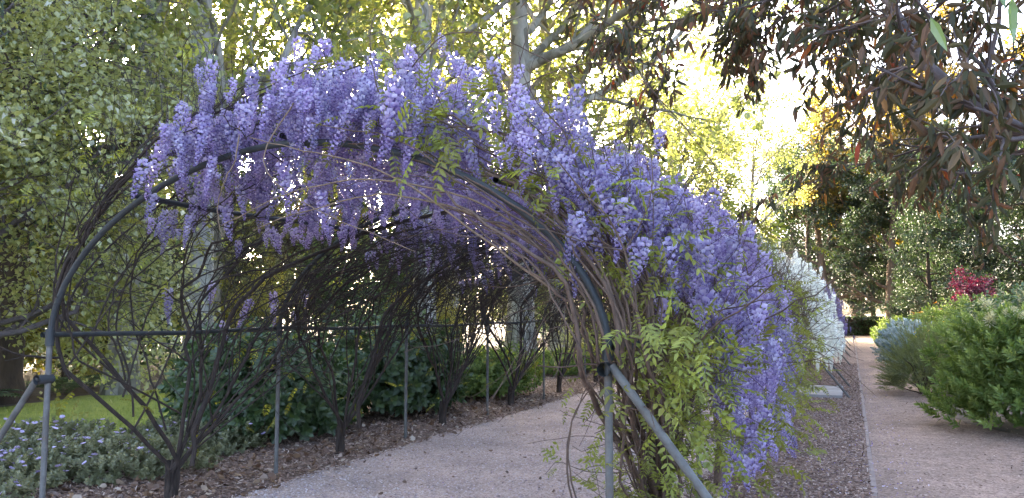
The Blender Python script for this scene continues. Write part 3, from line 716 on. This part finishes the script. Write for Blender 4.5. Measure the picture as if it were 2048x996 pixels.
# dark evergreen wood behind
DK = [tree_geo(rt, 13, .28, 22, (2.0, 4.2), .06, 130, (1.0, 2.2), 620, (.5, 1.2), 30, DIAMOND, .2, m, 'dark_bark', droop=.0, ang=(55, 95), jit=.22) for m in ('dark_leaf', 'mid_leaf', 'brown_leaf')]
wood = [(-26, 19, .8, 2), (-28, 26, .85, 1), (-24, 30, .7, 2), (-32, 34, .9, 0), (-26, 40, .8, 1), (-22, 44, .7, 0), (-17, 46, .65, 1), (-34, 42, 1.0, 2), (-12, 52, .65, 0), (-29, 50, .95, 0), (-22, 55, .9, 1), (-38, 26, 1.0, 1), (-34, 15, .9, 1), (-40, 36, 1.1, 0), (-26, 10, .8, 1), (-44, 46, 1.2, 1), (-7, 60, .6, 1)]
for i, (x, y, s, v) in enumerate(wood):
    plant_tree('evergreen_tree', DK[v], ('dark evergreen tree in the wood behind the plane trees', 'mid green dense tree in the wood behind the plane trees', 'brown leaved tree in the wood behind the plane trees')[v], 'tree', (x, y, 0), i * 1.3, s, 'trees of the wood behind')
# understorey that closes the view at eye level
US = [tree_geo(rt, 3.2, .06, 26, (1.0, 2.2), .02, 90, (.5, 1.2), 330, (.3, .8), 26, DIAMOND, .11, m, 'dark_bark', ang=(30, 80), jit=.12) for m in ('mid_leaf', 'olive_leaf', 'sunlit_yellow_leaf')]
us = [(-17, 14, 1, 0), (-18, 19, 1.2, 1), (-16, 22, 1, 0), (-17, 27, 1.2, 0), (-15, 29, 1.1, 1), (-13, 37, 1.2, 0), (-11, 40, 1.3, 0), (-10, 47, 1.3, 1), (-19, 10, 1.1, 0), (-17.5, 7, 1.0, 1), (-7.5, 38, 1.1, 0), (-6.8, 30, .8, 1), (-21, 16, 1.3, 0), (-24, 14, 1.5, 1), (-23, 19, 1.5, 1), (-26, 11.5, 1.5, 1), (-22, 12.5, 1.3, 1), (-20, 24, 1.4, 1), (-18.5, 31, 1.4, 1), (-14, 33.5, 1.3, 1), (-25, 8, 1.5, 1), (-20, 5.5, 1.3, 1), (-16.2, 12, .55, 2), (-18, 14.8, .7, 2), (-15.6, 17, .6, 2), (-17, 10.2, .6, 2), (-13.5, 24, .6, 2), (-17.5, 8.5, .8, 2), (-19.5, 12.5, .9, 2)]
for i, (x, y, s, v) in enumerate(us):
    plant_tree('understorey_shrub', US[v], ('mid green leafy shrub under the trees across the lawn', 'olive green shrub under the trees across the lawn', 'shrub with sunlit yellow painted into its leaves under the trees across the lawn')[v], 'shrub', (x, y, 0), i * 2.1, s, 'shrubs under the far trees')
# gnarled dark tree and the pale fine-leaved trees on the left
G = tree_geo(rt, 7.5, .42, 12, (2.5, 4.5), .2, 90, (1.2, 2.4), 560, (.6, 1.4), 34, NARROW, .13, 'mid_leaf', 'dark_bark', (.5, -.3), wob=.12, ang=(40, 80))
plant_tree('gnarled_tree', G, 'dark gnarled tree with thick twisted trunk at the lawn edge', 'tree', (-14.0, 9.0, 0), 1.0, 1.0)
PAL = tree_geo(rt, 5.6, .11, 20, (1.8, 3.4), .16, 150, (.9, 2.0), 900, (.5, 1.2), 44, DIAMOND, .082, 'pale_leaf', 'gum_limb', droop=-.05, ang=(30, 80), jit=.13, twdroop=-.12)
plant_tree('weeping_tree', PAL, 'pale green fine leaved tree arching down beside the arbour mouth', 'tree', (-10.6, 6.3, 0), .5, 1.0)
plant_tree('weeping_tree', PAL, 'pale green drooping tree in front of the dark gnarled trunk', 'tree', (-11.2, 3.6, 0), 2.6, 1.1)
# overhanging dark branch at the top left belongs to a near evergreen
G = tree_geo(rt, 5.8, .16, 9, (2.0, 3.2), .5, 40, (.7, 1.3), 170, (.4, .8), 32, NARROW, .11, 'dark_leaf', 'dark_bark', ang=(60, 95), jit=.09)
plant_tree('evergreen_tree', G, 'dark green tree reaching over the top of the pale drooping tree', 'tree', (-7.7, 1.2, 0), 1.9, 1.0)
# right hand background: tall trees behind the hedge and along the flower border
GD = tree_geo(rt, 17, .42, 18, (3.5, 6.5), .3, 120, (1.5, 3.2), 640, (.8, 1.6), 34, DIAMOND, .24, 'sunlit_gold_leaf', 'gum_bark', (1.5, .5), ang=(35, 70))
OL = tree_geo(rt, 14, .35, 24, (2.5, 5.0), .12, 140, (1.2, 2.6), 700, (.6, 1.3), 34, DIAMOND, .21, 'dark_leaf', 'gum_bark', (.8, .8), ang=(50, 90))
for i, (x, y, s, rz) in enumerate([(.4, 63, 1.05, .6), (6.5, 58, 1.0, 2.2), (12, 50, .9, 4.4)]):
    plant_tree('gum_tree', GD, ('tall gum tree with sunlit gold painted into its leaves and peeling trunk behind the hedge', 'gum tree with sunlit gold painted into its leaves between the hedge and the red maple', 'gum tree with sunlit gold painted into its leaves behind the dark border trees')[i], 'tree', (x, y, 0), rz, s, 'gum trees with painted sunlit gold leaves')
dkr = [(-3.0, 66, 1.0, 0), (3.5, 60, .8, 0), (8.5, 47, .75, 0), (6.8, 38, .62, 0), (10.5, 36, .75, 0), (13, 42, .9, 1), (5.0, 49, .65, 0), (3.6, 44, .5, 0), (9.0, 28, .6, 0), (13, 31, .8, 0), (16, 37, .9, 0), (-2, 75, 1.1, 0), (4.6, 66, .75, 0), (1.6, 69, .8, 0), (9, 64, .8, 0), (6, 72, 1.2, 0), (14, 60, 1.2, 1)]
for i, (x, y, s, v) in enumerate(dkr):
    plant_tree('evergreen_tree', DK[v], ('dark evergreen tree behind the flower border', 'mid green dense tree behind the flower border')[v], 'tree', (x, y, 0), i * 1.9, s, 'trees behind the flower border')
for i, (x, y, s) in enumerate([(2.2, 55.5, .8), (-1.5, 60, .9), (4.4, 52, .7)]):
    plant_tree('leaning_tree', OL, ('dark green leaning tree in front of the end hedge', 'dark green tree behind the hedge at the arbour end', 'dark green tree at the border end of the hedge')[i], 'tree', (x, y, 0), i * 2.2, s, 'dark leaning trees by the hedge')
plant_tree('leafy_tree', PL[2], 'light green leafy tree rising behind the arbour roof', 'tree', (-8.5, 42, 0), 1.1, 1.15)
plant_tree('leafy_tree', PL[1], 'smaller light green tree beside the bright gap of sky', 'tree', (-5.6, 48, 0), 4.1, .82)

# ------------------------------------------------------------------ shrubs
def lumpy(rng, n, rx, ry, h, z0=.0, shell=(.72, 1.05), lump=.16, seed=0):
    """points over and just inside a lumpy dome, with outward directions"""
    d = unit(rng.normal(0, 1, (n, 3))); d[:, 2] = np.abs(d[:, 2]) * 1.05 - .12; d = unit(d)
    k = np.random.default_rng(seed); r = 1.0
    for i in range(7):
        c = unit(k.normal(0, 1, 3)); c[2] = abs(c[2]); r = r + lump * np.clip((d @ c - .55) / .45, -.25, 1) * k.uniform(.4, 1.2)
    q = rng.uniform(*shell, n) * r
    p = d * q[:, None] * np.array([rx, ry, h * .8]) + np.array([0, 0, h * .2 + z0])
    p[:, 2] = np.maximum(p[:, 2], .03)
    return p, unit(d * np.array([1 / rx, 1 / ry, .8 / h]))
def shrub(name, label, loc, rx, ry, h, n, tm, mat, ls=1.0, up=.5, seed=1, cat='shrub', group=None, shell=(.55, 1.05), lump=.16, stem='dark_bark', nst=14):
    rng = np.random.default_rng(seed)
    t = thing(name, label, cat, loc, group)
    p, d = lumpy(rng, n, rx, ry, h, shell=shell, lump=lump, seed=seed)
    g = Geo(); dd = d + np.array([0, 0, up]) + rng.normal(0, .28, (n, 3))
    for i in range(len(tm)):
        m = len(p[i::len(tm)])
        scatter(g, tm[i], frames(dd[i::len(tm)], rng, (0, 0, 1), .6), p[i::len(tm)], ls * rng.uniform(.75, 1.25, m), rng.random(m), .55)
    part('foliage', g.mesh('foliage', mat), t, 'stuff')
    e = p[rng.integers(0, n, nst)] * .9; q = np.linspace(0, 1, 8)[None, :, None]
    P = e[:, None] * q * np.array([1, 1, 0]) + np.array([0, 0, 1]) * e[:, None, 2:3] * q ** .7 + rng.normal(0, .02, (nst, 8, 3)) - np.array([0, 0, .03])
    part('stems', tube_geo(P, np.linspace(.016, .006, 8)[None] * np.ones((nst, 1)), 5).mesh('stems', stem, True), t)
    return t, p, d
rs = np.random.default_rng(31)
SPR = [sprig(rs, 16, NARROW, .085, .15, 60) for i in range(3)]
SPB = [sprig(rs, 18, leaf_t(.22, .05, .08), .085, .16, 58) for i in range(4)]
SPO = [sprig(rs, 9, leaf_t(.34, .08, .12), .11, .16, 75) for i in range(3)]
SPF = [sprig(rs, 26, tmpl([(-.06, 0, 0), (.06, 0, 0), (0, 1, 0)], [], [(0, 1, 2)]), .07, .2, 45) for i in range(3)]
SPS = [sprig(rs, 12, DIAMOND, .05, .09, 70) for i in range(3)]
# big bush with cream buds at the right
bush, p, d = shrub('pincushion_bush', 'large glossy green bush with cream buds beside the side path', (2.72, 12.4, -.12), 1.4, 1.4, 2.1, 2300, SPB, 'bush_leaf', 1.15, .9, 41, shell=(.6, 1.06), lump=.2)
g = Geo(); a = np.arange(46) * 2.4; t = np.linspace(0, 1, 46)
dd = np.stack([np.cos(a) * np.sin(t * 1.9), np.sin(a) * np.sin(t * 1.9), np.cos(t * 1.9)], -1)
scatter(g, NARROW, frames(dd, rs, (0, 0, 1), .1), dd * np.array([.012, .012, .02]), .032, rs.random(46)); bud = g.mesh('flower_bud', 'cream_bud')
cand = np.where((d[:, 2] > .3) & (p[:, 2] > 1.25))[0]; cand = rs.permutation(cand)[:110]
for i in cand:
    q = p[i] * np.array([1.04, 1.04, 1]) + np.array([0, 0, .25]); part('flower_bud', bud, bush, loc=q, scale=rs.uniform(1.6, 2.4), rot=(rs.normal(0, .2), rs.normal(0, .2), rs.random() * 6))
shrub('fine_leaved_bush', 'dense olive fine leaved bush between silver and big green bushes', (1.28, 17.2, 0), .75, .95, .98, 1500, SPF, 'fine_leaf', 1.0, .3, 42)
shrub('silver_bush', 'silvery grey leaved bush by the side path', (1.75, 25.5, 0), .85, 1.3, 1.15, 1500, SPS, 'silver_leaf', 1.5, .3, 43)
shrub('salvia_bush', 'tall mid green leafy bush behind the silver one', (3.0, 22.5, 0), 1.3, 1.9, 1.9, 1900, SPO, 'bush_leaf', 1.0, .5, 44)
shrub('border_shrub', 'rounded green shrub beyond the big budded bush in the border', (3.1, 17.6, 0), 1.1, 1.6, 1.75, 1500, SPO, 'mid_leaf', 1.0, .5, 45)
shrub('border_shrub', 'dark green mound between silver bush and hedge', (2.3, 34, 0), 1.3, 2.4, 1.3, 1300, SPO, 'mid_leaf', 1.2, .4, 46)
shrub('border_shrub', 'low green mound nearest the end hedge', (2.3, 43, 0), 1.3, 2.6, 1.1, 1100, SPO, 'bush_leaf', 1.3, .4, 47)
def flower_spots(t, p, d, n, mat, size, rng, ztop=.5, name='flower'):
    g = Geo(); a = np.arange(12) / 12 * 6.28
    dd = np.stack([np.cos(a), np.sin(a), .5 + 0 * a], -1)
    scatter(g, DIAMOND, frames(dd, rng, (0, 0, 1), .15), dd * .1, .9, rng.random(12)); me = g.mesh(name, mat)
    idx = np.where(d[:, 2] > ztop)[0]; idx = rng.permutation(idx)[:n]
    for i in idx: part(name, me, t, loc=p[i] * 1.05 + np.array([0, 0, .09]), scale=size * rng.uniform(.7, 1.2), rot=(rng.normal(0, .3), rng.normal(0, .3), rng.random() * 6))
t, p, d = shrub('daisy_bush', 'green bush dotted with yellow daisies below the salvia bush', (2.0, 20.4, 0), .8, 1.1, 1.25, 900, SPS, 'bush_leaf', 1.6, .4, 48)
flower_spots(t, p, d, 60, 'yellow_petal', .04, rs, .2)
t, p, d = shrub('marigold_clump', 'clump of orange yellow flowers behind the silver bush', (2.3, 28.8, 0), 1.0, 1.2, 1.5, 800, SPS, 'bush_leaf', 1.6, .4, 49)
flower_spots(t, p, d, 90, 'orange_petal', .075, rs, .2)
RM = tree_geo(rt, 3.0, .05, 16, (.7, 1.4), .2, 60, (.4, .8), 260, (.2, .5), 26, BROAD, .075, 'red_leaf', 'dark_bark', ang=(40, 85), jit=.08)
plant_tree('red_maple', RM, 'small crimson leaved maple behind the green border bushes', 'tree', (3.6, 29.5, 0), 0, .78)
# lilac flower spires
t = thing('spire_plant', 'grey green plant with pale lilac flower spires behind the budded bush', 'plant', (3.7, 16.2, 0))
g = Geo(); n = 120; q = np.linspace(0, 1, n); a = np.arange(n) * 2.4
o = np.stack([np.cos(a), np.sin(a), .3 + 0 * a], -1)
scatter(g, DIAMOND, frames(o, rs, (0, 0, 1), .3), np.stack([0 * q, 0 * q, q * .55], -1) + o * (.035 * (1.1 - q))[:, None], .035 * (1.15 - .6 * q), rs.random(n)); spire = g.mesh('flower_spire', 'mauve_petal')
for i in range(14):
    x, y, z = rs.uniform(-.8, .8), rs.uniform(-.8, .8), rs.uniform(1.45, 1.75)
    part('flower_spire', spire, t, loc=(x, y, z), rot=(rs.normal(0, .1), rs.normal(0, .1), 0))
p, d = lumpy(rs, 800, 1.0, 1.0, 1.7, seed=9); g = Geo(); scatter(g, SPR[0], frames(d + np.array([0, 0, .5]), rs, (0, 0, 1), .6), p, rs.uniform(.9, 1.5, 800), rs.random(800), .5)
part('foliage', g.mesh('foliage', 'grey_leaf'), t, 'stuff')
# clipped hedge at the end of the path
t = thing('clipped_hedge', 'low clipped dark green hedge closing the end of the path', 'hedge', (3, 58.5, 0))
n = 9000; f = rs.random(n); V = np.stack([rs.uniform(-6, 5, n), rs.uniform(-.5, .5, n), rs.uniform(.02, 1.15, n)], -1); D = rs.normal(0, .5, (n, 3))
k = f < .4; V[k, 1] = -.5 + rs.normal(0, .03, k.sum()); D[k] += (0, -1, .2); k = (f >= .4) & (f < .8); V[k, 2] = 1.15 + rs.normal(0, .03, k.sum()); D[k] += (0, 0, 1)
g = Geo(); scatter(g, BROAD, frames(D, rs, (0, 0, 1), .6), V, rs.uniform(.09, .15, n), rs.random(n)); part('foliage', g.mesh('foliage', 'mid_leaf'), t, 'stuff')
V, Q = box((-5.95, -.44, 0), (4.95, .44, 1.08)); part('hedge_core', Geo().add(V, Q).mesh('hedge_core', 'dark_bark'), t)
# garden bed on the lawn side
shrub('laurel_shrub', 'broad dark green leafy shrub behind the second lawn side post', (-7.0, 8.2, 0), 1.15, 1.1, 1.15, 1100, SPO, 'mid_leaf', 1.25, .2, 61, shell=(.45, 1.05))
shrub('laurel_shrub', 'tall dark green shrub behind the third lawn side post', (-6.6, 10.6, 0), 1.0, 1.3, 1.3, 1100, SPO, 'mid_leaf', 1.2, .3, 62, shell=(.45, 1.05))
shrub('laurel_shrub', 'low dense green mound beyond the tall dark green shrub', (-6.35, 13.2, 0), .75, 1.0, .85, 800, SPO, 'bush_leaf', .9, .4, 63)
shrub('laurel_shrub', 'bright green shrub at the far end of the lawn side bed', (-6.9, 22.5, 0), .9, 1.9, 1.6, 1000, SPR, 'pale_leaf', 1.1, .5, 64)
shrub('ground_cover', 'blue green low ground cover beside the lawn side mulch', (-6.9, 19.2, 0), .7, 1.5, .5, 700, SPS, 'bush_leaf', 1.5, .4, 65)
shrub('dark_shrub', 'dark shrub between the bright green shrub and far posts', (-6.2, 25.5, 0), .8, 2.2, 1.0, 800, SPO, 'dark_leaf', 1.2, .4, 66)
for i, (x, y, rx, ry, h, lab) in enumerate([(-7.4, 4.1, 1.1, 1.0, .3, 'lilac flowering grey green lantana below the front left brace'), (-8.0, 5.4, 1.0, 1.0, .32, 'lilac flowering lantana beside the lawn'), (-6.9, 5.6, .95, .8, .28, 'lilac flowering lantana behind the first bare vine trunk'), (-8.8, 3.9, 1.0, 1.0, .32, 'thick lilac lantana at the outer lawn edge'), (-7.2, 6.9, .85, .6, .25, 'sparse lilac lantana next to the broad dark shrub')]):
    t, p, d = shrub('lantana', lab, (x, y, 0), rx, ry, h, 900, SPS, 'grey_leaf', 1.0, .5, 70 + i, cat='flower', group='lantana plants edging the lawn')
    flower_spots(t, p, d, (220, 180, 90, 180, 50)[i], 'mauve_petal', .03, rs, .25)
# ferns under the gnarled tree
def fern(rng):
    g = Geo()
    for i in range(14):
        a = i / 14 * 6.28 + rng.normal(0, .2); q = np.linspace(.08, 1, 16); L = rng.uniform(.6, .95)
        P = np.stack([np.cos(a) * q * L, np.sin(a) * q * L, .75 * L * (q - .72 * q ** 2.4)], -1)
        tn = unit(np.gradient(P, axis=0)); sd = np.array([-math.sin(a), math.cos(a), 0])
        for s in (-1, 1): scatter(g, NARROW, frames(tn * .35 + sd * s, rng, (0, 0, 1), .1), P, .2 * np.sin(np.clip(q * 2.9 + .2, 0, 3.05)) + .02, rng.random(16))
    return g.mesh('fronds', 'mid_leaf')
fm = fern(rs)
for i, (x, y) in enumerate([(-13.6, 6.6), (-14.1, 7.6), (-13.4, 8.3), (-14.6, 6.5), (-13.9, 10.3), (-14.6, 11.3), (-13.2, 7.3)]):
    t = thing('fern', 'dark green fern growing below the gnarled tree', 'fern', (x, y, 0), 'ferns below the gnarled tree', i * .8, 1.1); part('fronds', fm, t)

# ------------------------------------------------------------------ gum tree overhanging at the upper right
re_ = np.random.default_rng(17)
gx = np.array([2.5, 3.1, 0.])
t = thing('gum_tree', 'purplish dark leaved gum tree hanging over the side path', 'tree', tuple(gx))
P = spline([(2.5, 3.1, -.1), (2.5, 3.15, 1.2), (2.42, 3.2, 2.6), (2.45, 3.3, 4.2), (2.3, 3.4, 6.5)], 20) - gx
part('trunk', tube_geo(P[None], np.linspace(.2, .08, 20)[None], 12).mesh('trunk', 'gum_limb', True), t)
limbs = [[(2.45, 3.2, 2.0), (1.5, 3.6, 2.2), (.76, 3.9, 2.36), (.36, 3.95, 2.74), (.2, 4.2, 3.2), (-.2, 4.7, 3.5)],
         [(2.45, 3.3, 3.0), (1.3, 4.1, 3.35), (.1, 4.9, 3.6), (-.8, 5.2, 3.6), (-1.3, 5.3, 3.5)],
         [(2.45, 3.2, 2.2), (1.9, 4.6, 2.5), (1.2, 5.8, 2.75), (.6, 6.4, 2.8), (.1, 6.8, 2.75)],
         [(2.45, 3.3, 3.4), (1.8, 4.6, 3.6), (.9, 5.6, 3.75), (.1, 6.2, 3.7)],
         [(2.4, 3.4, 4.0), (1.2, 4.4, 4.2), (.0, 5.2, 4.3), (-.9, 5.8, 4.2)]]
LP = []
for i, l in enumerate(limbs):
    P = spline(np.array(l) - gx, 22) + np.cumsum(re_.normal(0, .006, (22, 3)), 0); LP.append(P)
    part('limb', tube_geo(P[None], (np.linspace(.05, .01, 22) * (1 if i == 0 else .5))[None], 9).mesh('limb', 'gum_limb', True), t)
LP = np.array(LP); LR = np.ones((5, 22)) * np.linspace(.04, .012, 22)
P2, R2 = sprout(re_, LP, LR, 120, .3, 1, (30, 75), (.4, 1.0), .0, .16, .45, 9, .4, .004)
P3, R3 = sprout(re_, P2, R2, 700, .15, 1, (25, 75), (.15, .42), -.1, .18, .6, 7, .5, .0018)
g = Geo(); V, Q = tubes(P2, R2, 5); g.add(V, Q); V, Q = tubes(P3, R3, 4); g.add(V, Q)
part('twigs', g.mesh('twigs', 'gum_limb', True), t, 'stuff')
pos, dr = along(re_, P3, 15, .15, .02); N = len(pos)
d = dr * .5 + re_.normal(0, .5, (N, 3)) + np.array([0, 0, -.75])
Mt = frames(d, re_, (0, 1, 0), .9); sz = re_.uniform(.06, .115, N); rnd = re_.random(N)
cw = np.array([0, 0, 1.6]); cd = np.linalg.norm(pos + gx - cw, axis=1)
fwd = (pos + gx) @ np.array([-.4, .916, 0]); order = np.argsort(cd + (fwd < 1.2) * 99)
leaf_mes = []
for i in range(10):
    gg = Geo(); scatter(gg, LANCE, np.eye(3)[None], np.zeros((1, 3)), 1.0, np.array([re_.random()])); leaf_mes.append(gg.mesh('leaf', 'gum_leaf'))
for i in order[:290]:
    o = part('leaf', leaf_mes[re_.integers(0, 10)], t)
    o.matrix_basis = Matrix([list(Mt[i][r] * sz[i]) + [float(pos[i][r])] for r in range(3)] + [[0, 0, 0, 1]])
rest = order[290:]
g = Geo(); scatter(g, LANCE, Mt[rest], pos[rest], sz[rest], rnd[rest]); part('foliage', g.mesh('foliage', 'gum_leaf'), t, 'stuff')
# a sprig of fresh green leaves close to the camera, top right
gl = []
for i in range(5):
    gg = Geo(); scatter(gg, LANCE, np.eye(3)[None], np.zeros((1, 3)), 1.0, np.array([i / 4.5])); gl.append(gg.mesh('green_leaf', 'gum_green'))
P = spline(np.array([(1.5, 3.62, 2.2), (1.1, 3.0, 2.6), (.66, 2.6, 2.6), (.3, 2.5, 2.52)]) - gx, 14)
part('green_twig', tube_geo(P[None], np.linspace(.008, .003, 14)[None], 6).mesh('green_twig', 'gum_limb', True), t)
for i in range(26):
    q = P[re_.integers(6, 14)] + re_.normal(0, .05, 3); dd = np.array([[re_.normal(0, .35), re_.normal(0, .35), -1]])
    m = frames(dd, re_, (0, -1, 0), .5)[0] * re_.uniform(.1, .15)
    o = part('green_leaf', gl[re_.integers(0, 5)], t, label='fresh light green gum leaf')
    o.matrix_basis = Matrix([list(m[r]) + [float(q[r])] for r in range(3)] + [[0, 0, 0, 1]])
tris = sum(len(m.polygons) * 2 for m in bpy.data.meshes)
print('done', time.time() - T_START, 'objects', len(bpy.data.objects), 'tris about', tris)
